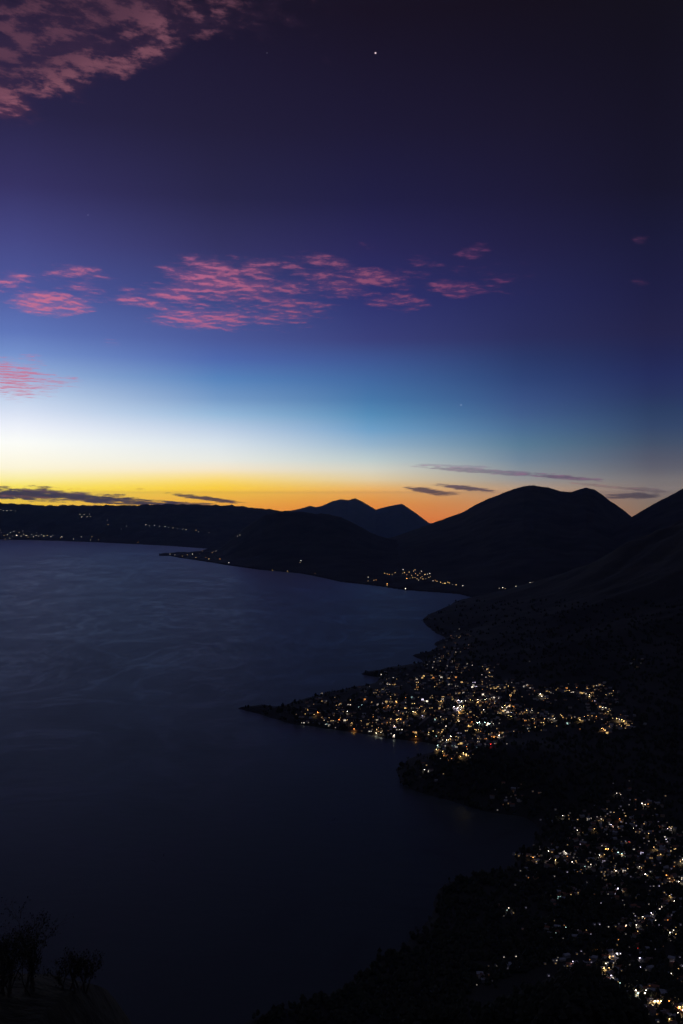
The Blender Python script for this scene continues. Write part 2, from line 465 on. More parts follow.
for name, (D, sh, cr, x0, x1) in CREST.items():
    su = np.array([U(p[0]) for p in sh]); sr = np.array([ground_pt(*p)[1] for p in sh])
    cu = np.array([U(p[0]) for p in cr]); cz = np.array([uz(p[0], p[1], D) for p in cr])

    def f(X, Y, su=su, sr=sr, cu=cu, cz=cz, D=D, k=len(far_funcs)):
        u = X / Y
        r0 = np.minimum(np.interp(u, su, sr), D - 300); H = np.interp(u, cu, cz)
        t = (Y - r0) / (D - r0)
        tt = np.clip(t, 0, 1)
        z = 6 + (H - 6) * (0.45 * tt + 0.55 * tt ** 2.2)
        rough = fbm(X / 900 + k * 7, Y / 900, 5)
        z = z + rough * .22 * np.maximum(H, 60) * tt * (1 - tt) * 2 + fbm(X / 160 + k * 5, Y / 160, 3) * (3 + 7 * tt)
        z = np.where(t < 0, np.maximum(t * 3000, -60), z)
        z = z + fbm(X / 110 + k, Y / 400, 4) * [16, 6, 5, 26][k] * tt ** 6
        z = np.where(Y > D, H + fbm(X / 110 + k, Y / 400, 4) * [16, 6, 5, 26][k] - (Y - D) * .42, z)
        return np.maximum(z, -1600)
    far_funcs[name] = f
    ncol = int((x1 - x0) * .9)
    uu = np.linspace(U(x0), U(x1), ncol)
    rmin = sr.min() * .97
    rr = np.concatenate([np.linspace(rmin, D, 110, endpoint=False), np.linspace(D, D + 5500, 26)])
    A, B = np.meshgrid(uu, rr)
    o = grid_obj(name, np.stack([A * B, B, f(A * B, B)], -1), M_hill); tag(o, kind='structure')

# the two far cones and the hazy range below them
cr = [(200, 545), (262, 519), (272, 512.5), (281, 510.5), (290, 510), (300, 508), (310, 505), (316, 506.5), (322, 505), (332, 500.5), (341, 498.3), (348, 499.3), (355, 497.3), (362, 500.5), (376, 509), (381, 507.3), (391, 505), (396, 504), (402, 503), (408, 507), (416, 512.5), (431, 524), (440, 533), (480, 560)]
D = 45000
cu = np.array([U(p[0]) for p in cr]); cz = np.array([uz(p[0], p[1], D) for p in cr])
uu = np.linspace(cu[0], cu[-1], 300); rr = np.linspace(D - 7000, D + 6000, 60)
A, B = np.meshgrid(uu, rr)
H = np.interp(A, cu, cz)
t = 1 - np.abs(B - D) / 7000
Z = -2400 + (H + 2400) * (0.55 * t + .45 * np.clip(t, 0, 1) ** 2.5) + fbm(A * B / 1500, B / 1500, 4) * 120 * (1 - t)
o = grid_obj('distant_volcanoes', np.stack([A * B, B, Z], -1), M_hill); tag(o, kind='structure')

# lowland out to the true horizon, dropping with the curve of the earth
th = np.linspace(0, 2 * math.pi, 181)[:-1]
rr = np.concatenate([[10], np.linspace(4000, 165000, 60)])
A, B = np.meshgrid(th, rr)
o = grid_obj('lowland_ground', np.stack([B * np.cos(A), B * np.sin(A), -1400 - B ** 2 / (2 * 6.371e6)], -1), M_hill, closed=True)
tag(o, kind='structure')

# ------------------------------------------------------------------ lake
m = bpy.data.materials.new('lake_water'); m.use_nodes = True
t = m.node_tree; b = t.nodes['Principled BSDF']
t.nodes.remove(b)
gl = t.nodes.new('ShaderNodeBsdfAnisotropic'); gl.inputs['Color'].default_value = (.55, .68, .72, 1)
df = t.nodes.new('ShaderNodeBsdfDiffuse'); df.inputs['Color'].default_value = (.036, .038, .034, 1)
fr = t.nodes.new('ShaderNodeFresnel'); fr.inputs['IOR'].default_value = 1.33
mx = t.nodes.new('ShaderNodeMixShader'); t.links.new(fr.outputs[0], mx.inputs[0]); t.links.new(df.outputs[0], mx.inputs[1]); t.links.new(gl.outputs[0], mx.inputs[2])
t.links.new(mx.outputs[0], t.nodes['Material Output'].inputs['Surface'])
g = t.nodes.new('ShaderNodeNewGeometry')


def wnoise(sc, sx, sy, det, dist=0.0):
    mp = t.nodes.new('ShaderNodeMapping'); t.links.new(g.outputs['Position'], mp.inputs[0]); mp.inputs['Scale'].default_value = (sx, sy, 1)
    mp.inputs['Rotation'].default_value = (0, 0, R(12))
    n = t.nodes.new('ShaderNodeTexNoise'); t.links.new(mp.outputs[0], n.inputs['Vector'])
    n.inputs['Scale'].default_value = sc; n.inputs['Detail'].default_value = det; n.inputs['Distortion'].default_value = dist
    return n.outputs['Fac']


n1 = wnoise(.0009, 1, 1, 8, 1.6)
mr = t.nodes.new('ShaderNodeMapRange'); t.links.new(n1, mr.inputs[0])
mr.inputs[1].default_value = .35; mr.inputs[2].default_value = .68; mr.inputs[3].default_value = .36; mr.inputs[4].default_value = .42
rid = wnoise(.0016, 1.0, .8, 4, 2.4)          # thin drift lines of smoother water
def wm(op, a, c):
    n = t.nodes.new('ShaderNodeMath'); n.operation = op
    for i, q in enumerate((a, c)):
        if isinstance(q, (int, float)): n.inputs[i].default_value = q
        else: t.links.new(q, n.inputs[i])
    return n.outputs[0]
line = wm('MAXIMUM', wm('SUBTRACT', 1.0, wm('MULTIPLY', wm('ABSOLUTE', wm('SUBTRACT', rid, .5), 0), 30.0)), 0.0)
fine = wm('SUBTRACT', wnoise(.007, 1, .45, 5, .8), .5)
t.links.new(wm('ADD', wm('SUBTRACT', mr.outputs[0], wm('MULTIPLY', line, .07)), wm('MULTIPLY', fine, .13)), gl.inputs['Roughness'])
bp = t.nodes.new('ShaderNodeBump'); bp.inputs['Strength'].default_value = .3; bp.inputs['Distance'].default_value = 1.2
t.links.new(wnoise(.02, 1, 1.6, 6, .3), bp.inputs['Height'])
for q in (gl, df, fr): t.links.new(bp.outputs[0], q.inputs['Normal'])
o = mesh_obj('lake', [(-22000, 900, 0), (9000, 900, 0), (6000, 14000, 0), (2500, 14500, 0), (-1500, 17800, 0), (-22000, 19500, 0)], [(0, 1, 2, 3, 4, 5)], m)
tag(o, kind='structure')

# ------------------------------------------------------------------ lights of the towns
def to_px(lst, ox, oy, s): return [(ox + x / s, oy + y / s, c, k) for (x, y, c, k) in lst]


LT = []
# headland and lakeside part of the middle town
LT += to_px([(350,226,'w',1),(367,257,'w',2),(352,258,'y',1),(372,266,'w',2),(466,271,'w',2),(531,251,'o',2),(522,280,'g',1),(457,309,'w',3),(330,314,'o',3),
 (316,323,'y',2),(290,303,'y',1),(278,318,'y',1),(268,327,'y',1),(411,283,'y',1),(413,300,'y',1),(424,342,'o',2),(446,341,'w',2),(477,357,'y',2),(400,347,'y',1),
 (372,363,'g',1),(380,361,'w',1),(271,352,'w',2),(311,367,'w',2),(364,381,'w',2),(489,385,'o',3),(557,385,'w',2),(580,400,'w',3),(584,388,'y',2),(590,378,'y',1),
 (556,402,'w',2),(581,302,'o',2),(603,146,'w',3),(654,157,'w',2),(634,184,'w',2),(665,265,'y',2),(665,230,'y',1),(612,274,'w',1),(590,273,'w',1),(638,290,'y',1),
 (636,302,'y',1),(568,330,'o',1),(583,336,'w',2),(610,352,'o',1),(575,222,'y',1),(610,216,'w',1),(590,210,'y',1),(660,370,'w',2),(659,410,'w',2),(505,290,'g',1),
 (435,300,'y',1),(380,335,'y',1),(392,345,'y',1),(460,345,'y',1),(430,270,'y',1),(520,350,'y',1),(545,360,'y',1),(627,346,'y',2),(645,342,'y',2),(660,340,'o',2),(675,338,'y',2)], 240, 640, 4.27)
# upper town, toward the volcano
LT += to_px([(437,88,'y',1),(450,97,'y',1),(428,127,'o',1),(405,149,'y',2),(365,150,'o',1),(431,177,'w',3),(458,177,'y',1),(389,185,'y',1),(388,222,'w',1),(361,200,'y',2),
 (352,212,'y',1),(343,230,'y',2),(330,226,'w',1),(307,233,'w',2),(316,215,'y',1),(384,257,'w',3),(373,270,'y',1),(300,267,'w',2),(320,275,'y',1),(275,312,'w',3),
 (293,313,'y',1),(250,316,'y',2),(238,325,'y',2),(211,332,'w',2),(303,325,'o',2),(349,323,'w',2),(391,325,'y',2),(433,322,'o',2),(471,323,'w',2),(438,278,'y',2),
 (431,263,'y',1),(448,292,'y',1),(463,296,'y',1),(210,350,'y',2),(209,365,'y',2),(212,378,'o',2),(206,390,'y',1),(316,343,'y',1),(316,375,'y',2),(330,363,'y',1),
 (347,348,'y',1),(392,363,'w',1),(414,382,'y',1),(435,372,'w',1),(465,350,'y',2),(467,372,'o',1),(343,352,'y',1),(523,378,'w',3),(533,368,'w',2),(545,372,'v',2),
 (558,367,'v',2),(535,350,'v',2),(495,260,'y',1),(525,255,'w',2),(583,260,'y',1),(612,278,'y',2),(617,292,'y',2),(630,315,'y',1),(586,345,'y',1),(588,372,'y',3),
 (585,390,'o',1),(634,384,'y',2),(650,382,'y',1),(668,380,'y',2),(585,420,'w',3),(521,425,'y',1),(542,408,'y',1),(357,430,'y',2),(354,445,'w',2),(350,465,'y',3),
 (345,480,'y',2),(338,500,'y',2),(240,450,'v',3),(250,460,'w',1),(268,460,'w',3),(290,436,'y',1),(183,438,'g',1),(188,470,'y',2),(92,415,'o',1),(90,462,'o',2),
 (90,480,'y',1),(138,465,'w',1),(140,498,'y',2),(35,463,'y',2),(18,403,'g',1),(8,308,'w',3),(75,322,'w',2),(48,358,'w',2),(65,362,'y',1),(85,365,'y',1),(415,435,'y',1),
 (412,450,'y',1),(437,412,'w',1),(450,415,'y',1),(475,410,'w',1),(446,462,'v',4),(462,463,'w',3),(487,463,'w',2),(510,458,'y',2),(553,455,'w',3),(568,470,'y',2),
 (560,468,'y',2),(595,455,'w',2),(607,450,'w',2),(650,440,'w',2),(678,440,'w',2),(600,470,'o',1),(625,455,'y',1),(640,465,'y',1)], 380, 620, 5.69)
# heart of the town and its southern quarter
LT += to_px([(423,100,'v',4),(440,108,'v',4),(450,92,'w',4),(455,115,'y',4),(465,102,'w',3),(478,95,'y',3),(447,130,'y',3),(445,150,'y',2),(443,175,'y',3),(447,185,'w',2),
 (180,125,'w',4),(190,128,'y',4),(205,130,'y',3),(255,125,'y',2),(235,95,'y',1),(225,105,'y',1),(245,88,'y',1),(50,95,'o',2),(48,115,'o',1),(105,125,'w',1),(140,122,'w',1),
 (133,140,'y',1),(100,172,'y',3),(115,170,'o',3),(88,174,'y',2),(62,177,'y',1),(158,167,'w',2),(38,180,'o',2),(20,185,'y',1),(237,152,'v',2),(308,163,'g',2),(345,158,'w',2),
 (365,163,'y',1),(380,172,'y',1),(418,148,'y',1),(525,62,'w',1),(515,122,'y',1),(520,185,'o',2),(553,190,'g',4),(568,188,'g',4),(597,190,'g',3),(612,194,'w',4),(627,197,'g',3),
 (592,115,'w',3),(583,125,'y',1),(563,75,'y',2),(570,88,'y',1),(672,125,'w',1),(660,128,'y',1),(510,150,'o',1),(550,158,'y',1),(500,203,'y',2),(515,212,'y',1),(545,225,'y',2),
 (560,232,'y',2),(572,238,'o',1),(489,227,'y',2),(452,238,'v',1),(377,210,'w',2),(360,230,'y',2),(350,242,'y',2),(335,245,'y',1),(300,240,'y',2),(275,245,'y',2),(275,256,'w',1),
 (118,220,'w',2),(82,210,'v',2),(196,232,'o',2),(205,242,'y',2),(228,235,'o',1),(135,187,'y',1),(200,272,'o',3),(78,266,'w',3),(322,268,'g',1),(375,292,'w',4),(390,287,'y',3),
 (403,272,'w',4),(400,283,'y',2),(430,270,'y',1),(445,278,'y',1),(460,298,'y',2),(377,310,'w',1),(413,310,'g',1),(445,315,'y',1),(435,325,'w',1),(325,318,'g',2),(323,345,'y',3),
 (355,357,'y',2),(370,366,'o',2),(412,385,'o',2),(440,383,'o',2),(455,388,'y',2),(475,370,'y',3),(487,375,'y',3),(500,370,'y',2),(250,460,'w',2),(280,462,'w',1),(555,280,'y',1),
 (560,292,'w',1),(598,270,'o',2),(616,255,'y',1),(630,257,'y',2),(650,262,'o',2),(678,262,'w',3),(670,215,'y',1),(627,313,'r',2),(490,325,'o',1),(553,320,'g',1),(60,60,'y',1),
 (15,5,'g',1),(5,245,'w',2),(30,195,'w',1),(290,100,'y',1),(300,105,'y',1),(340,95,'y',1)], 380, 690, 5.69)
# eastern terraces up to the hairpin road
LT += to_px([(5,128,'y',1),(20,126,'y',2),(35,124,'y',1),(48,126,'w',1),(66,122,'y',1),(87,118,'y',2),(110,122,'y',1),(118,128,'y',2),(112,140,'y',1),(105,145,'y',1),(93,157,'y',2),
 (92,172,'o',1),(93,185,'o',1),(155,118,'w',1),(167,113,'w',1),(185,124,'w',2),(207,137,'o',1),(206,147,'y',1),(228,158,'w',3),(222,152,'y',2),(234,170,'w',3),(257,170,'y',1),
 (260,141,'y',1),(275,140,'y',1),(305,133,'y',1),(333,137,'y',2),(347,128,'o',2),(354,134,'y',2),(371,143,'w',2),(397,122,'o',2),(412,148,'y',2),(425,150,'y',2),(434,153,'w',2),
 (440,128,'y',2),(452,160,'w',3),(450,168,'y',3),(460,155,'y',2),(470,145,'y',1),(470,118,'y',1),(485,112,'w',2),(498,112,'y',1),(480,130,'y',1),(530,160,'y',1),(545,150,'y',1),
 (562,144,'y',1),(467,190,'o',1),(478,188,'v',1),(500,210,'y',2),(513,220,'w',3),(525,222,'w',2),(538,225,'y',1),(540,238,'y',2),(55,218,'w',3),(68,210,'y',3),(75,217,'w',2),
 (70,233,'w',3),(85,208,'w',2),(92,207,'y',2),(103,210,'o',2),(80,235,'w',2),(87,228,'y',1),(60,228,'y',2),(45,237,'y',2),(38,232,'y',1),(97,244,'v',1),(97,262,'y',2),(85,255,'y',1),
 (165,232,'y',3),(190,233,'w',2),(140,240,'y',1),(150,235,'y',1),(158,271,'o',2),(195,270,'y',2),(200,275,'y',1),(205,285,'o',2),(185,304,'g',3),(203,308,'y',1),(176,308,'w',1),
 (245,272,'y',2),(235,280,'y',2),(272,280,'o',2),(278,283,'y',1),(295,270,'w',2),(273,262,'w',1),(250,252,'w',1),(283,255,'y',1),(328,258,'y',2),(320,253,'y',1),(348,285,'g',2),
 (352,262,'y',1),(410,275,'y',3),(405,263,'y',1),(420,280,'y',1),(430,260,'y',1),(445,258,'y',1),(462,258,'y',1),(483,259,'o',2),(375,260,'y',1),(560,270,'y',1),(575,270,'y',3),
 (587,272,'w',2),(598,276,'y',3),(608,281,'y',3),(618,286,'y',2),(628,291,'y',2),(640,300,'y',1),(620,306,'y',1),(600,305,'y',1),(560,303,'y',1),(540,306,'y',1),(507,314,'y',3),
 (515,319,'o',3),(523,324,'y',3),(530,328,'y',2),(20,30,'y',0),(5,70,'y',1),(40,345,'w',3),(15,342,'o',2),(25,347,'o',2),(8,340,'y',1),(60,330,'y',1),(15,295,'w',1),(0,150,'y',1),
 (12,168,'w',1),(28,185,'w',1),(40,170,'w',1),(22,200,'y',1),(35,140,'y',1),(8,185,'y',1),(645,12,'w',0),(672,28,'y',0),(540,225,'y',0),(180,2,'w',1),(3,385,'r',1)], 490, 660, 4.553)
NM = len(LT)
# southern village, at the lower right
LS = to_px([(100,7,'w',2),(110,8,'o',1),(97,42,'y',1),(460,16,'w',2),(475,17,'w',1),(545,48,'w',4),(555,52,'w',3),(568,54,'o',2),(592,82,'g',2),(279,90,'w',3),(300,92,'y',1),(365,98,'w',1),
 (377,90,'w',2),(405,103,'w',2),(415,106,'y',1),(387,127,'w',2),(382,133,'y',2),(400,131,'y',1),(442,120,'v',3),(455,121,'w',1),(469,102,'o',2),(487,90,'y',1),(450,80,'y',1),
 (330,140,'w',3),(340,142,'y',1),(515,132,'w',3),(528,135,'y',1),(550,117,'y',1),(597,122,'y',2),(575,120,'w',1),(632,132,'v',2),(645,134,'w',2),(565,150,'y',2),(578,154,'y',2),
 (627,170,'v',2),(640,172,'w',1),(120,210,'w',2),(127,212,'y',1),(232,209,'w',3),(245,212,'y',1),(283,210,'w',2),(290,217,'w',2),(300,220,'o',2),(170,227,'y',3),(180,230,'o',3),(190,233,'y',2),
 (235,238,'w',4),(245,240,'w',4),(255,240,'y',3),(312,247,'w',4),(303,245,'y',1),(325,252,'y',1),(375,255,'w',2),(383,258,'o',2),(178,281,'w',2),(190,283,'y',1),(412,182,'w',2),
 (424,184,'v',1),(425,202,'o',4),(432,200,'y',3),(447,193,'y',1),(403,221,'w',3),(420,223,'y',1),(463,215,'g',3),(475,217,'g',2),(482,220,'w',1),(545,212,'v',2),(587,195,'y',2),(600,198,'y',1),
 (560,238,'o',1),(565,230,'y',1),(575,226,'y',1),(610,222,'y',2),(625,216,'y',1),(640,210,'y',1),(655,203,'y',1),(663,195,'y',2),(535,262,'w',2),(540,266,'y',1),(455,278,'w',3),(452,272,'y',1),
 (470,273,'y',1),(485,270,'w',2),(495,272,'y',1),(553,288,'w',4),(565,291,'y',1),(625,293,'o',3),(632,297,'y',2),(645,303,'w',1),(655,308,'y',2),(665,312,'w',4),(680,240,'w',4),(675,246,'y',2),
 (683,295,'w',2),(630,268,'y',1),(463,337,'v',4),(470,343,'w',3),(458,342,'v',2),(480,345,'w',1),(310,350,'y',2),(320,346,'w',1),(335,344,'y',1),(265,358,'g',1),(500,178,'r',1),(345,180,'v',1),
 (360,185,'v',0),(250,180,'y',0),(640,362,'y',2),(672,366,'y',1),(590,340,'o',0),(415,240,'v',1),(350,262,'g',1),(520,300,'v',0)], 480, 790, 3.365)
LS += to_px([(100,35,'w',2),(90,40,'g',0),(270,102,'w',4),(283,105,'w',3),(262,108,'g',2),(288,98,'g',1),(83,213,'w',2),(92,217,'g',1),(5,260,'o',2),(12,262,'o',2),(300,212,'w',1),(315,215,'v',2),
 (327,222,'w',2),(335,218,'y',1),(340,228,'v',1),(395,173,'o',3),(402,176,'y',2),(440,198,'y',2),(450,195,'y',2),(465,188,'v',4),(475,190,'v',2),(437,202,'w',1),(425,221,'w',3),(420,235,'y',3),(412,238,'y',2),
 (430,235,'y',2),(440,256,'v',3),(445,265,'w',1),(450,268,'y',1),(470,285,'g',1),(535,197,'v',3),(540,168,'o',2),(533,172,'r',1),(543,233,'v',2),(495,90,'w',2),(527,93,'w',3),(520,98,'y',2),(530,100,'y',1),
 (545,62,'w',3),(552,70,'y',2),(538,72,'v',2),(560,66,'w',2),(570,72,'y',1),(577,50,'v',3),(583,56,'w',1),(590,75,'w',1),(610,30,'w',3),(616,35,'y',2),(603,34,'w',2),(630,28,'y',1),(650,8,'w',3),
 (655,15,'v',2),(672,5,'v',2),(660,12,'y',1),(633,60,'o',2),(640,112,'w',3),(648,108,'w',2),(655,118,'y',1),(658,40,'y',1),(658,210,'v',3),(640,250,'w',2),(635,245,'g',1),(665,235,'y',0),
 (520,313,'w',4),(530,318,'g',3),(540,322,'y',3),(552,318,'w',4),(560,314,'w',3),(570,322,'v',4),(575,330,'w',3),(545,308,'g',2),(590,345,'w',4),(600,352,'w',5),(605,345,'y',4),(583,350,'y',3),
 (612,335,'o',4),(625,345,'o',4),(640,352,'o',3),(650,358,'o',2),(673,372,'y',5),(678,380,'w',5),(680,365,'y',4),(670,383,'w',3),(630,395,'y',2),(640,405,'y',3),(635,400,'w',2),(420,107,'o',0),(360,112,'v',0)], 480, 900, 3.365)
# the town across the bay below the twin volcano
LB = to_px([(84,79,'y',2),(93,82,'y',2),(100,84,'o',2),(110,84,'y',1),(120,78,'y',1),(147,66,'w',2),(152,77,'y',2),(145,80,'y',1),(160,85,'o',2),(168,75,'y',2),(176,86,'y',2),(183,72,'y',2),(188,68,'y',1),(190,80,'o',2),
 (197,86,'y',1),(205,80,'y',2),(210,72,'w',1),(212,90,'y',1),(222,84,'y',2),(230,82,'w',1),(238,80,'w',2),(240,90,'y',1),(160,97,'o',3),(170,95,'y',1),(180,95,'y',2),(188,92,'y',3),(195,98,'y',2),(200,102,'w',1),(207,95,'y',2),(215,99,'y',1),
 (225,97,'y',1),(235,93,'y',1),(250,105,'w',2),(257,103,'o',1),(263,107,'y',1),(275,110,'y',2),(283,113,'y',3),(290,113,'y',3),(300,110,'y',2),(305,112,'y',1),(316,118,'w',1),(328,118,'y',2),(351,122,'w',2),
 (93,115,'o',3),(93,120,'y',2),(155,132,'w',3),(47,103,'y',1),(28,93,'w',1),(28,105,'y',1),(55,102,'o',0),(475,131,'w',1),(487,129,'w',3),(496,131,'y',2),(532,124,'w',2),(580,112,'w',2),(589,110,'w',3),(584,114,'y',1)], 360, 550, 3.415)
LB += to_px([(405,222,'y',2),(400,228,'y',2),(412,235,'o',2),(425,225,'y',2),(432,222,'w',1),(418,238,'y',1),(385,228,'w',2),(375,230,'y',1),(365,232,'y',1),(350,230,'w',1),(340,228,'w',1),(392,235,'y',2),(440,238,'o',1),
 (458,245,'w',2),(475,192,'w',2),(480,190,'w',1),(520,263,'w',3),(513,262,'y',1),(558,263,'w',3),(602,242,'w',2),(600,245,'y',0),(545,260,'y',1),(575,262,'y',1),(630,266,'o',1)], 0, 440, 2.0)
# the far shore on the left
LF = to_px([(5,150,'w',2),(12,158,'y',1),(22,155,'w',2),(30,150,'w',1),(35,160,'y',2),(40,147,'w',1),(48,158,'w',3),(55,150,'y',1),(60,160,'w',2),(68,155,'w',1),(75,158,'w',3),(80,163,'y',1),(90,155,'w',1),(95,162,'w',2),
 (103,158,'w',2),(110,160,'w',1),(118,155,'w',3),(125,160,'w',2),(135,158,'y',2),(145,162,'w',1),(150,158,'w',1),(176,162,'w',2),(172,164,'y',1),(210,168,'w',2),(232,162,'w',1),(262,162,'y',2),(258,170,'w',2),(280,170,'y',1),
 (392,178,'o',2),(2,85,'w',1),(10,87,'w',2),(20,88,'w',2),(32,87,'w',1),(45,88,'w',1),(228,98,'w',1),(233,106,'w',2),(240,100,'w',2),(248,105,'w',1),(255,98,'w',1),(258,105,'w',1),(305,115,'w',1),(308,127,'y',1),(415,127,'w',2),
 (425,130,'w',1),(440,130,'w',2),(455,132,'w',1),(470,133,'w',1),(480,136,'w',2),(492,137,'w',1),(505,139,'w',1),(520,140,'w',2),(530,141,'w',1),(558,143,'y',1),(565,147,'w',0),(595,150,'y',0),(360,132,'w',1),(345,140,'w',0),
 (15,170,'y',1),(28,166,'w',1),(0,143,'w',1),(65,146,'w',1),(85,148,'w',0),(105,150,'w',1)], 0, 480, 2.846)
BR = {-2: .05, -1: .11, 0: .25, 1: .45, 2: .9, 3: 1.8, 4: 4.0, 5: 7.0}


def hit(pts, fn, y0, y1, lift, step):
    """where the sight line of each picture point meets the land"""
    res = []
    ys = np.arange(y0, y1, step)
    a = np.array([ray(p[0], p[1]) for p in pts])
    Xs = a[:, :1] * ys; Zs = CAMZ + a[:, 1:2] * ys
    Hs = fn(Xs, np.broadcast_to(ys, Xs.shape)) + lift
    for i in range(len(pts)):
        k = np.nonzero(Hs[i] >= Zs[i])[0]
        if len(k) == 0 or Hs[i][k[0]] - lift < 0.3: res.append(None); continue
        k = k[0]
        res.append((Xs[i, k], ys[k], Hs[i, k] - lift))
    return res


near_l = [(p, 'town') for p in LT] + [(p, 'village') for p in LS]
hits = hit([p for p, _ in near_l], land_h, 1100, 7000, 5.0, 8)
H_NEAR = [(p, z, h) for (p, z), h in zip(near_l, hits) if h is not None]


# ------------------------------------------------------------------ prototypes
def box(v, f, x0, x1, y0, y1, z0, z1):
    n = len(v)
    v += [(x0, y0, z0), (x1, y0, z0), (x1, y1, z0), (x0, y1, z0), (x0, y0, z1), (x1, y0, z1), (x1, y1, z1), (x0, y1, z1)]
    f += [(n, n + 3, n + 2, n + 1), (n + 4, n + 5, n + 6, n + 7), (n, n + 1, n + 5, n + 4), (n + 1, n + 2, n + 6, n + 5), (n + 2, n + 3, n + 7, n + 6), (n + 3, n, n + 4, n + 7)]


def tube(v, f, pts, rad, n=6):
    base = len(v)
    for i, p in enumerate(pts):
        a = np.array(pts[min(i + 1, len(pts) - 1)]) - np.array(pts[max(i - 1, 0)]); a = a / (np.linalg.norm(a) + 1e-9)
        s = np.cross(a, (0, 0, 1) if abs(a[2]) < .9 else (1, 0, 0)); s /= np.linalg.norm(s); q = np.cross(a, s)
        for k in range(n):
            w = 2 * math.pi * k / n
            v.append(tuple(np.array(p) + rad[i] * (math.cos(w) * s + math.sin(w) * q)))
    for i in range(len(pts) - 1):
        for k in range(n):
            f.append((base + i * n + k, base + i * n + (k + 1) % n, base + (i + 1) * n + (k + 1) % n, base + (i + 1) * n + k))
    f.append(tuple(base + k for k in range(n))[::-1]); f.append(tuple(base + (len(pts) - 1) * n + k for k in range(n)))


class Proto:
    """parts shared by every copy of one kind: (name, mesh, sub-parts)"""
    def __init__(s): s.parts = []; s.light = None

    def add(s, name, v, f, m, subs=()):
        me = bpy.data.meshes.new(name); me.from_pydata([tuple(p) for p in v], [], f); me.materials.append(m); me.update()
        s.parts.append((name, me, [])); return s.parts[-1]

    def sub(s, part, name, v, f, m):
        me = bpy.data.meshes.new(name); me.from_pydata([tuple(p) for p in v], [], f); me.materials.append(m); me.update()
        part[2].append((name, me))

    def place(s, name, loc, rz, label, cat, group, scale=1.0):
        r = bpy.data.objects.new(name, None); C.objects.link(r); r.location = loc; r.rotation_euler = (0, 0, rz); r.scale = (scale,) * 3
        r.empty_display_size = 1
        if s.light:
            c = bpy.data.objects.new('lamp_glow', s.light); C.objects.link(c); c.parent = r; c.location = (0, -1.9, 6.0)
        tag(r, label, cat, group)
        for n, me, subs in s.parts:
            c = bpy.data.objects.new(n, me); C.objects.link(c); c.parent = r
            for sn, sm in subs:
                d = bpy.data.objects.new(sn, sm); C.objects.link(d); d.parent = c
        return r


def lamp_proto(col, k, gain):
    p = Proto()
    lit = False
    if k > 8:
        ld = bpy.data.lights.new('lamp_glow', 'SPOT'); ld.color = LC[col]; ld.energy = gain * k ** .75; ld.spot_size = R(165); ld.spot_blend = .6; ld.shadow_soft_size = .3
        p.light = ld
    v, f = [], []; tube(v, f, [(0, 0, -.6), (0, 0, .5), (0, 0, 7.0)], [.16, .13, .08], 6); p.add('pole', v, f, M_pole)
    v, f = [], []; tube(v, f, [(0, 0, 6.7), (0, -.6, 7.3), (0, -1.6, 7.5)], [.06, .05, .05], 5); arm = p.add('arm', v, f, M_pole)
    # drum-shaped lantern
    v, f = [], []; tube(v, f, [(0, -1.9, 6.72), (0, -1.9, 6.9), (0, -1.9, 7.25), (0, -1.9, 7.38)], [.38, .58, .58, .40], 8)
    head = p.add('lamp_head', v, f, emis('lamp_light', LC[col], k, lit))
    v, f = [], []; tube(v, f, [(0, -1.9, 7.39), (0, -1.9, 7.6)], [.62, .2], 8); p.sub(head, 'lamp_cap', v, f, M_pole)
    return p


def gable(v, f, x0, x1, y0, y1, z0, z1, th=.12):
    """pitched roof slab with its ridge along x"""
    ym = (y0 + y1) / 2; n = len(v)
    v += [(x0, y0, z0), (x1, y0, z0), (x1, ym, z1), (x0, ym, z1), (x1, y1, z0), (x0, y1, z0)]
    v += [(a, b, c + th) for a, b, c in v[n:n + 6]]
    f += [(n, n + 3, n + 2, n + 1), (n + 3, n + 5, n + 4, n + 2), (n + 6, n + 7, n + 8, n + 9), (n + 9, n + 8, n + 10, n + 11),
          (n, n + 1, n + 7, n + 6), (n + 4, n + 5, n + 11, n + 10), (n + 1, n + 2, n + 8, n + 7), (n + 2, n + 4, n + 10, n + 8), (n + 5, n + 3, n + 9, n + 11), (n + 3, n, n + 6, n + 9)]


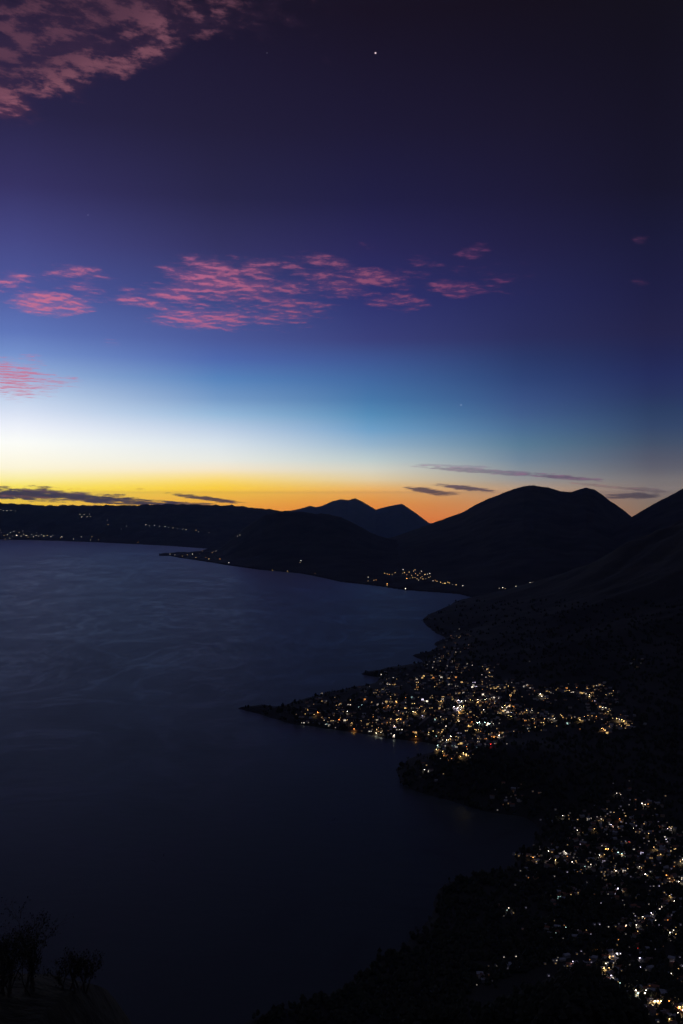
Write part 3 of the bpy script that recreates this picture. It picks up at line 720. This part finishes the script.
def house_proto(kind, col, k, wm, rm):
    p = Proto()
    lit = emis('window_light', LC[col], k, False) if col else M_dark_glass
    w, d, h = [(9, 7, 3.0), (7.5, 7, 5.8), (12, 8, 3.2)][kind]
    v, f = [], []; box(v, f, -w / 2, w / 2, -d / 2, d / 2, -1.5, h)
    if kind != 1:      # gable ends
        n = len(v); v += [(-w / 2, -d / 2, h), (-w / 2, d / 2, h), (-w / 2, 0, h + 1.5), (w / 2, -d / 2, h), (w / 2, d / 2, h), (w / 2, 0, h + 1.5)]
        f += [(n, n + 2, n + 1), (n + 3, n + 4, n + 5)]
    p.add('wall', v, f, M_wall[wm])
    v, f = [], []
    if kind != 1: gable(v, f, -w / 2 - .5, w / 2 + .5, -d / 2 - .6, d / 2 + .6, h - .22, h + 1.54)
    else:
        box(v, f, -w / 2 - .25, w / 2 + .25, -d / 2 - .25, d / 2 + .25, h + .003, h + .25)
        box(v, f, -1.2, 1.2, .4, 2.6, h + .253, h + 2.2)
    p.add('roof', v, f, M_roof[rm])
    v, f = [], []; box(v, f, -.5, .5, -d / 2 - .06, -d / 2 + .1, 0, 2.1); p.add('door', v, f, M_door)
    spots = [(-w / 3.2, 1.5), (w / 3.2, 1.5)] + ([(-w / 4, 4.3), (w / 4, 4.3)] if kind == 1 else []) + ([(w / 2 - 1.2, 1.5)] if kind == 2 else [])
    for i, (x, z) in enumerate(spots):
        v, f = [], []; box(v, f, x - .75, x + .75, -d / 2 - .05, -d / 2 + .05, z - .55, z + .6)
        win = p.add('window', v, f, lit if (i != 1) else (lit if k > 2 else M_dark_glass))
        v, f = [], []; box(v, f, x - .95, x + .95, -d / 2 - .16, -d / 2 - .055, z - .72, z - .56); p.sub(win, 'sill', v, f, M_wall[2])
    return p


# ------------------------------------------------------------------ label wording
COLW = {'w': 'white', 'y': 'yellow', 'o': 'orange', 'g': 'greenish white', 'v': 'violet white', 'r': 'red'}
BRW = {0: 'faint', 1: 'dim', 2: 'clear', 3: 'bright', 4: 'glaring', 5: 'glaring'}


def zone(px, py):
    if py > 785:
        if py < 835: return 'on the upper edge of the near village'
        if px < 530 and py < 900: return 'by the bay of the near village'
        if py > 985 and px > 620: return 'in the floodlit bottom right corner'
        if px < 590 and py > 895: return 'alone on the dark near fields'
        if py < 880: return 'in the middle of the near village'
        if py < 950: return 'in the near village backstreets'
        return 'at the near village edge'
    if py < 665 and px < 500: return 'at the top of the far town'
    if px < 345: return 'on the low headland'
    if px > 590: return 'by the hairpin road'
    if px > 505: return 'on the eastern terraces'
    if py > 735: return 'just above the wooded cape'
    if px < 420 and py > 700: return 'on the southern lake front'
    if px < 420: return 'on the northern lake front'
    if py < 693: return 'in the upper town streets'
    return 'in the crowded town centre'


ORD = ['second', 'third', 'fourth', 'fifth', 'sixth', 'seventh', 'eighth', 'ninth', 'tenth', 'eleventh', 'twelfth', 'thirteenth', 'fourteenth', 'fifteenth', 'sixteenth', 'seventeenth', 'eighteenth', 'nineteenth', 'twentieth']
named = {}


def later(px, o, label, group): named.setdefault((label, group), []).append((px, o))


def name_all():
    """one label for each thing: its look and place, and its rank from the left among its likes"""
    for (label, group), l in named.items():
        l.sort(key=lambda t: t[0]); n = len(l)
        for i, (_, o) in enumerate(l):
            if n == 1: t = label
            elif i == 0: t = label + ', leftmost'
            elif i == n - 1: t = label + ', rightmost'
            elif i - 1 < len(ORD): t = f'{label}, {ORD[i - 1]} from left'
            else: t = label
            o['label'] = t; o['group'] = group


lamp_p = {}
house_p = {}
WALLN = ['cream', 'ochre', 'grey block', 'blue']
items = sorted(H_NEAR, key=lambda t: t[2][1])
n_lamp = n_house = 0
rest = []
for (px, py, c, k), where, (X, Y, Z) in items:
    is_lamp = (random.random() < .5 or k >= 3)
    if c == 'r': is_lamp = True
    zn = zone(px, py)
    D = math.hypot(X, Y)
    if is_lamp and n_lamp < 292:
        key = (c, k, D > 2500)
        if key not in lamp_p: lamp_p[key] = lamp_proto(c, BR[k] * (17 if D > 2500 else 9), 300 if D > 2500 else 190)
        o = lamp_p[key].place('street_lamp', (X, Y, Z - 0.1), random.uniform(-1.2, 1.2), 'x', 'street lamp', 'x')
        later(px, o, f'{BRW[k]} {COLW[c]} street lamp {zn}', f'{BRW[k]} {COLW[c]} street lamps {zn}')
        n_lamp += 1
    elif n_house < 292:
        kd = random.randrange(3); wm = random.randrange(4)
        key = (kd, c, k, wm, D > 2500)
        if key not in house_p: house_p[key] = house_proto(kd, c, BR[k] * (4 if D > 2500 else 2), wm, random.randrange(3))
        o = house_p[key].place('house', (X, Y, Z), random.uniform(-.5, .5), 'x', 'house', 'x')
        later(px, o, f'house with {BRW[k]} {COLW[c]} windows {zn}', f'houses with {BRW[k]} {COLW[c]} windows {zn}')
        n_house += 1
    else: rest.append((X, Y, Z, c, k))
rn = random.Random(21)
base = [(p, z) for p, z, _ in H_NEAR]
ext = []
for i in range(900):
    (px, py, c, k), w = rn.choice(base)
    sx, sy = (7, 3.2) if w == 'town' else (9, 5)
    ext.append((px + rn.gauss(0, sx), py + rn.gauss(0, sy), rn.choice('yyyyyowwo' if w == 'town' else 'ywwvywo'), rn.choice([-1, -1, -1, 0, 0, 0, 1, 1, 2]), w))
vil = [(p, z) for p, z in base if z == 'village']
for i in range(650):
    (px, py, c, k), w = rn.choice(vil)
    ext.append((px + rn.gauss(0, 15), py + rn.gauss(0, 7), rn.choice('ywwvvyo'), rn.choice([-2, -2, -1, -1, -1, 0]), w))
eh = hit(ext, land_h, 1100, 7000, 3.0, 10)
rest += [(h[0], h[1], h[2], e[2], e[3]) for e, h in zip(ext, eh) if h and h[2] > 3]
print('lamps', n_lamp, 'houses', n_house, 'rest', len(rest))


# lights too far off to be told from the houses they belong to: one body of lit houses per shore
def lit_mass(name, pts, label, cat, gain):
    v, f, fm = [], [], []
    cols = list(LC); mats = [M_wall[2]]
    keys = sorted({(c, k) for *_, c, k in pts})
    for c, k in keys: mats.append(emis('town_light', LC[c], BR[k] * gain, False))
    for (X, Y, Z, c, k) in pts:
        s = max(Y / 9000 * 2.2, 1.0) * (.72 if Y < 12000 else .5) * random.uniform(.6, 1.2)
        n0 = len(f); box(v, f, X - 3 * s, X + 3 * s, Y - 2.5 * s, Y + 2.5 * s, Z - 2, Z + 3.5 * s); fm += [0] * (len(f) - n0)
        n0 = len(f); box(v, f, X - 1.1 * s, X + 1.1 * s, Y - 2.9 * s, Y - 2.55 * s, Z + 1.2 * s, Z + 2.6 * s); fm += [keys.index((c, k)) + 1] * (len(f) - n0)
    o = mesh_obj(name, v, f, mats, fmat=fm)
    tag(o, label, cat, kind='stuff')


if rest: lit_mass('town_houses', rest, 'remaining small lit houses packed among the streets of the lakeside town', 'lit houses', 2.6)


def dark_houses():
    rn = random.Random(5); pts = []
    for i in range(900):
        (px, py, c, k), w, _ = rn.choice(H_NEAR)
        pts.append((px + rn.gauss(0, 8), py + rn.gauss(0, 4)))
    v, f, fm = [], [], []
    for h in hit(pts, land_h, 1100, 7000, 2.5, 10):
        if not h or h[2] < 3: continue
        X, Y, Z = h; a = rn.uniform(-.6, .6); w, d, t = rn.uniform(3.5, 6), rn.uniform(3, 4.5), rn.uniform(2.6, 5.4)
        n, nf = len(v), len(f); box(v, f, -w, w, -d, d, -1.5, t); fm += [rn.randrange(3)] * (len(f) - nf)
        nf = len(f); gable(v, f, -w - .4, w + .4, -d - .4, d + .4, t + .02, t + 1.5); fm += [3 + rn.randrange(3)] * (len(f) - nf)
        ca, sa = math.cos(a), math.sin(a)
        for i in range(n, len(v)):
            x, y, z = v[i]; v[i] = (X + x * ca - y * sa, Y + x * sa + y * ca, Z + z)
    o = mesh_obj('unlit_houses', v, f, M_wall[:3] + M_roof, fmat=fm)
    tag(o, 'crowded unlit houses with pale tin roofs between the lights of both settlements', 'unlit houses', kind='stuff')


dark_houses()


def bfun(X, Y): return np.maximum(far_funcs['peninsula_hills'](X, Y), far_funcs['twin_peaked_volcano'](X, Y))


hb = hit(LB, bfun, 7500, 13500, 4, 20)
lit_mass('bay_town_houses', [(h[0], h[1], h[2], p[2], p[3]) for p, h in zip(LB, hb) if h], 'cluster of yellow lit houses below the twin peaked volcano across the bay', 'lit houses', 6)
hf = hit(LF, far_funcs['far_shore_hills'], 14000, 20000, 4, 30)
lit_mass('far_shore_houses', [(h[0], h[1], h[2], p[2], p[3]) for p, h in zip(LF, hf) if h], 'faint lights of houses strung along the far left shore', 'lit houses', 7)
print('far', sum(h is not None for h in hb), sum(h is not None for h in hf))

# ------------------------------------------------------------------ streets (draped strips)
def drape(name, pxs, width, m, fn, y0, y1, lift=.25, label=None):
    hp = [h for h in hit([(a, b) for a, b in pxs], fn, y0, y1, 0, 6) if h]
    pts = []
    for a, b in zip(hp[:-1], hp[1:]):
        n = max(2, int(math.hypot(b[0] - a[0], b[1] - a[1]) / 12))
        pts += [(a[0] + (b[0] - a[0]) * i / n, a[1] + (b[1] - a[1]) * i / n) for i in range(n)]
    if len(pts) < 3: return
    pts = np.array(pts); tg = np.gradient(pts, axis=0); tg /= np.linalg.norm(tg, axis=1)[:, None] + 1e-9
    nr = np.stack([-tg[:, 1], tg[:, 0]], 1)
    rows = []
    for k in (-1, -.33, .33, 1):
        q = pts + nr * k * width / 2
        rows.append(np.stack([q[:, 0], q[:, 1], fn(q[:, 0], q[:, 1]) + lift], -1))
    z = np.max([r[:, 2] for r in rows], axis=0)
    for r in rows: r[:, 2] = z
    o = grid_obj(name, np.stack(rows), m); tag(o, kind='structure')


for st in ([(400, 741), (415, 728), (430, 716), (444, 703), (449, 690), (446, 672), (452, 655), (456, 645)],
           [(303, 708), (330, 712), (352, 718), (380, 722), (410, 718), (440, 716), (470, 708), (505, 706), (525, 711)],
           [(430, 745), (446, 738), (458, 722), (457, 708), (470, 695), (492, 688), (515, 686), (535, 690), (548, 698)],
           [(440, 758), (465, 756), (480, 748), (500, 735), (535, 722), (560, 720), (590, 717), (612, 718), (628, 724), (608, 728), (604, 731)],
           [(553, 692), (575, 690), (590, 696), (602, 708), (610, 714)]):
    drape('street', st, 9, M_asph, land_h, 1500, 6500)
for st in ([(516, 853), (540, 861), (575, 864), (600, 870), (640, 880), (683, 884)], [(560, 817), (600, 830), (640, 832), (683, 828)],
           [(600, 963), (620, 950), (640, 925), (665, 905), (683, 900)], [(632, 992), (650, 1000), (670, 1006), (690, 1016)],
           [(645, 860), (655, 850), (680, 846)]):
    drape('street', st, 8, M_asph, land_h, 1100, 3200)
drape('dirt_track', [(470, 1006), (482, 1003), (512, 993), (540, 981.5), (560, 972), (574, 966)], 9, M_dirt, land_h, 700, 1400, .4)

# ------------------------------------------------------------------ woods
def woods():
    v, f = [], []
    pts = []
    cand = [(random.uniform(240, 690), random.uniform(600, 1024)) for _ in range(9000)]
    lit = np.array([(p[0], p[1]) for p, _, _ in H_NEAR])
    keep = []
    for a, b in cand:
        d = np.hypot(lit[:, 0] - a, (lit[:, 1] - b) * 1.4)
        tk = abs(b - (1004 + (a - 478) * -.42))
        if d.min() > 3.0 and not (465 < a < 585 and tk < 12): keep.append((a, b))
    hs = hit(keep, land_h, 700, 7200, 2, 12)
    for h in hs:
        if not h or h[2] < 2: continue
        for q in range(2):
            x = h[0] + random.uniform(-14, 14) * q; y = h[1] + random.uniform(-14, 14) * q; z = h[2]
            r = random.uniform(2.6, 6.0) * (1 - .3 * q); hh = r * random.uniform(.9, 1.5)
            n = len(v); k = 6; ph = random.random() * 6
            for lv, (rr_, zz) in enumerate(((.75, .25), (1.0, .75), (.6, 1.45))):
                for i in range(k):
                    w = ph + 2 * math.pi * (i + lv * .5) / k; e = r * rr_ * random.uniform(.7, 1.25)
                    v.append((x + e * math.cos(w), y + e * math.sin(w), z + hh * zz * random.uniform(.85, 1.15)))
            v.append((x, y, z + hh * 1.9)); v.append((x, y, z - 2))
            for lv in range(2):
                for i in range(k):
                    a, b2 = n + lv * k + i, n + lv * k + (i + 1) % k
                    f.append((a, b2, b2 + k, a + k))
            for i in range(k):
                f.append((n + 2 * k + i, n + 2 * k + (i + 1) % k, n + 3 * k)); f.append((n + (i + 1) % k, n + i, n + 3 * k + 1))
    o = mesh_obj('woodland', v, f, M_leaf)
    tag(o, 'dark unbroken woods and gardens covering the slopes around the towns', 'woodland', kind='stuff')


woods()


# single trees standing out against the water along the shore
def tree_proto(h, seed):
    rn = random.Random(seed); p = Proto()
    v, f = [], []; tube(v, f, [(0, 0, -1), (.1, 0, h * .3), (.3, .1, h * .6), (.3, .1, h * .85)], [.4, .3, .18, .06], 6)
    for k in range(4):
        w = k * 1.6 + rn.random(); tube(v, f, [(.2, 0, h * .45), (math.cos(w) * h * .15, math.sin(w) * h * .15, h * .62), (math.cos(w) * h * .26, math.sin(w) * h * .26, h * .75)], [.14, .1, .04], 5)
    p.add('trunk', v, f, M_bark)
    v, f = [], []
    for c in range(14):
        w = rn.random() * 6.28; rr_ = h * .28 * math.sqrt(rn.random()); cz_ = h * rn.uniform(.5, .95); sz = h * .15 * rn.uniform(.7, 1.2)
        for q in range(46):
            a, b2 = rn.random() * 6.28, math.acos(rn.uniform(-1, 1)); R_ = sz * rn.random() ** .3
            x, y, z = rr_ * math.cos(w) + R_ * math.sin(b2) * math.cos(a), rr_ * math.sin(w) + R_ * math.sin(b2) * math.sin(a), cz_ + R_ * math.cos(b2) * .8
            s = h * .028; n = len(v)
            for _ in range(3): v.append((x + rn.uniform(-s, s), y + rn.uniform(-s, s), z + rn.uniform(-s, s)))
            f.append((n, n + 1, n + 2))
    p.add('crown', v, f, M_leaf)
    return p


TR = [tree_proto(11, 1), tree_proto(14, 2), tree_proto(9, 3)]
tp = [(262, 707), (270, 708), (278, 709), (286, 707), (292, 704), (300, 702), (306, 700), (313, 698), (321, 696), (326, 694.5), (333, 693), (341, 691.5), (352, 690),
      (386, 671), (394, 670), (401, 669), (415, 657), (428, 654), (436, 649), (440, 641), (430, 620), (445, 611), (402, 764), (408, 760), (400, 771), (418, 758),
      (441, 892), (439, 905), (450, 885), (463, 881), (480, 877), (430, 922), (418, 935), (404, 950), (522, 853), (530, 845)]
for (a, b), h in zip(tp, hit([(a, b + 1.0) for a, b in tp], land_h, 1100, 7000, 0, 4)):
    if not h: continue
    zn = 'on the headland shore' if a < 345 else ('on the north shore of the town' if b < 700 else ('on the cape shore' if b < 800 else 'on the near shore below the village'))
    o = random.choice(TR).place('shore_tree', (h[0], h[1], h[2]), random.random() * 6, 'x', 'tree', 'x', random.uniform(.8, 1.2))
    later(a, o, f'dark round crowned tree {zn}', f'dark trees {zn}')

name_all()

# ------------------------------------------------------------------ foreground shrubs
def shrub(px, py, Y, h, seed, label, lean=0.0, n_stem=9):
    rn = random.Random(seed)
    u, v0 = ray(px, py)
    X = u * Y; Z = float(fore_h(np.array([X]), np.array([Y]))[0]) - .05
    root = bpy.data.objects.new('shrub', None); C.objects.link(root); root.location = (X, Y, Z)
    tag(root, label, 'shrub', 'bare twigged shrubs on the hilltop')
    v, f, lv, lf = [], [], [], []

    def grow(p, d, ln, r, depth):
        pts = [p]; dd = np.array(d)
        for i in range(4):
            dd = dd + np.array([rn.gauss(0, .13), rn.gauss(0, .13), rn.gauss(.05, .08)]); dd /= np.linalg.norm(dd)
            pts.append(pts[-1] + dd * ln / 4)
        tube(v, f, [tuple(q) for q in pts], [r, r * .85, r * .7, r * .55, r * .35], 4)
        if depth >= 1:
            for i in range(int(3 + 2 * depth)):
                q = pts[1 + rn.randrange(4)] + np.array([rn.gauss(0, .03) for _ in range(3)])
                s = rn.uniform(.012, .032); a = np.array([rn.gauss(0, 1) for _ in range(3)]); a /= np.linalg.norm(a)
                b = np.cross(a, (.3, .5, .8)); b /= np.linalg.norm(b); n = len(lv)
                lv.extend([tuple(q), tuple(q + a * s + b * s * .4), tuple(q + a * s * 2.0), tuple(q + a * s - b * s * .4)]); lf.append((n, n + 1, n + 2, n + 3))
        if depth < 3:
            for i in range(rn.randint(2, 4)):
                q = pts[rn.randint(2, 4)]
                nd = dd + np.array([rn.gauss(0, .5), rn.gauss(0, .5), rn.gauss(.1, .3)]); nd /= np.linalg.norm(nd)
                grow(q, nd, ln * rn.uniform(.5, .75), r * .5, depth + 1)
    for s in range(n_stem):
        w = rn.random() * 6.28; sp = rn.uniform(.1, .55)
        d = np.array([math.cos(w) * sp + lean, math.sin(w) * sp, 1.0]); d /= np.linalg.norm(d)
        grow(np.array([rn.gauss(0, .12), rn.gauss(0, .12), 0.0]), d, h * rn.uniform(.35, .55), .018, 0)
    mesh_obj('branches', v, f, M_bark, root); mesh_obj('leaves', lv, lf, M_leaf, root)


shrub(6, 990, 17, 1.3, 3, 'tall twiggy shrub at the bottom left corner of the view', .1, 11)
shrub(32, 994, 17.5, 1.2, 5, 'tall bare tipped shrub just right of the corner shrub', .0, 8)
shrub(72, 996, 18, .75, 8, 'low spreading shrub on the crest of the near mound', .12, 8)
shrub(-30, 990, 16, 1.5, 9, 'dense shrub cut off by the left edge of the view', .1, 10)

# ------------------------------------------------------------------ air
m = bpy.data.materials.new('thin_haze'); m.use_nodes = True
t = m.node_tree; t.nodes.clear()
pv = t.nodes.new('ShaderNodeVolumePrincipled'); pv.inputs['Color'].default_value = (.30, .50, 1.0, 1); pv.inputs['Density'].default_value = HAZE
pv.inputs['Anisotropy'].default_value = .6
oo = t.nodes.new('ShaderNodeOutputMaterial'); t.links.new(pv.outputs[0], oo.inputs['Volume'])
v, f = [], []; box(v, f, -170000, 170000, -170000, 170000, -3560, HTOP)
o = mesh_obj('haze', v, f, m); tag(o, kind='stuff')
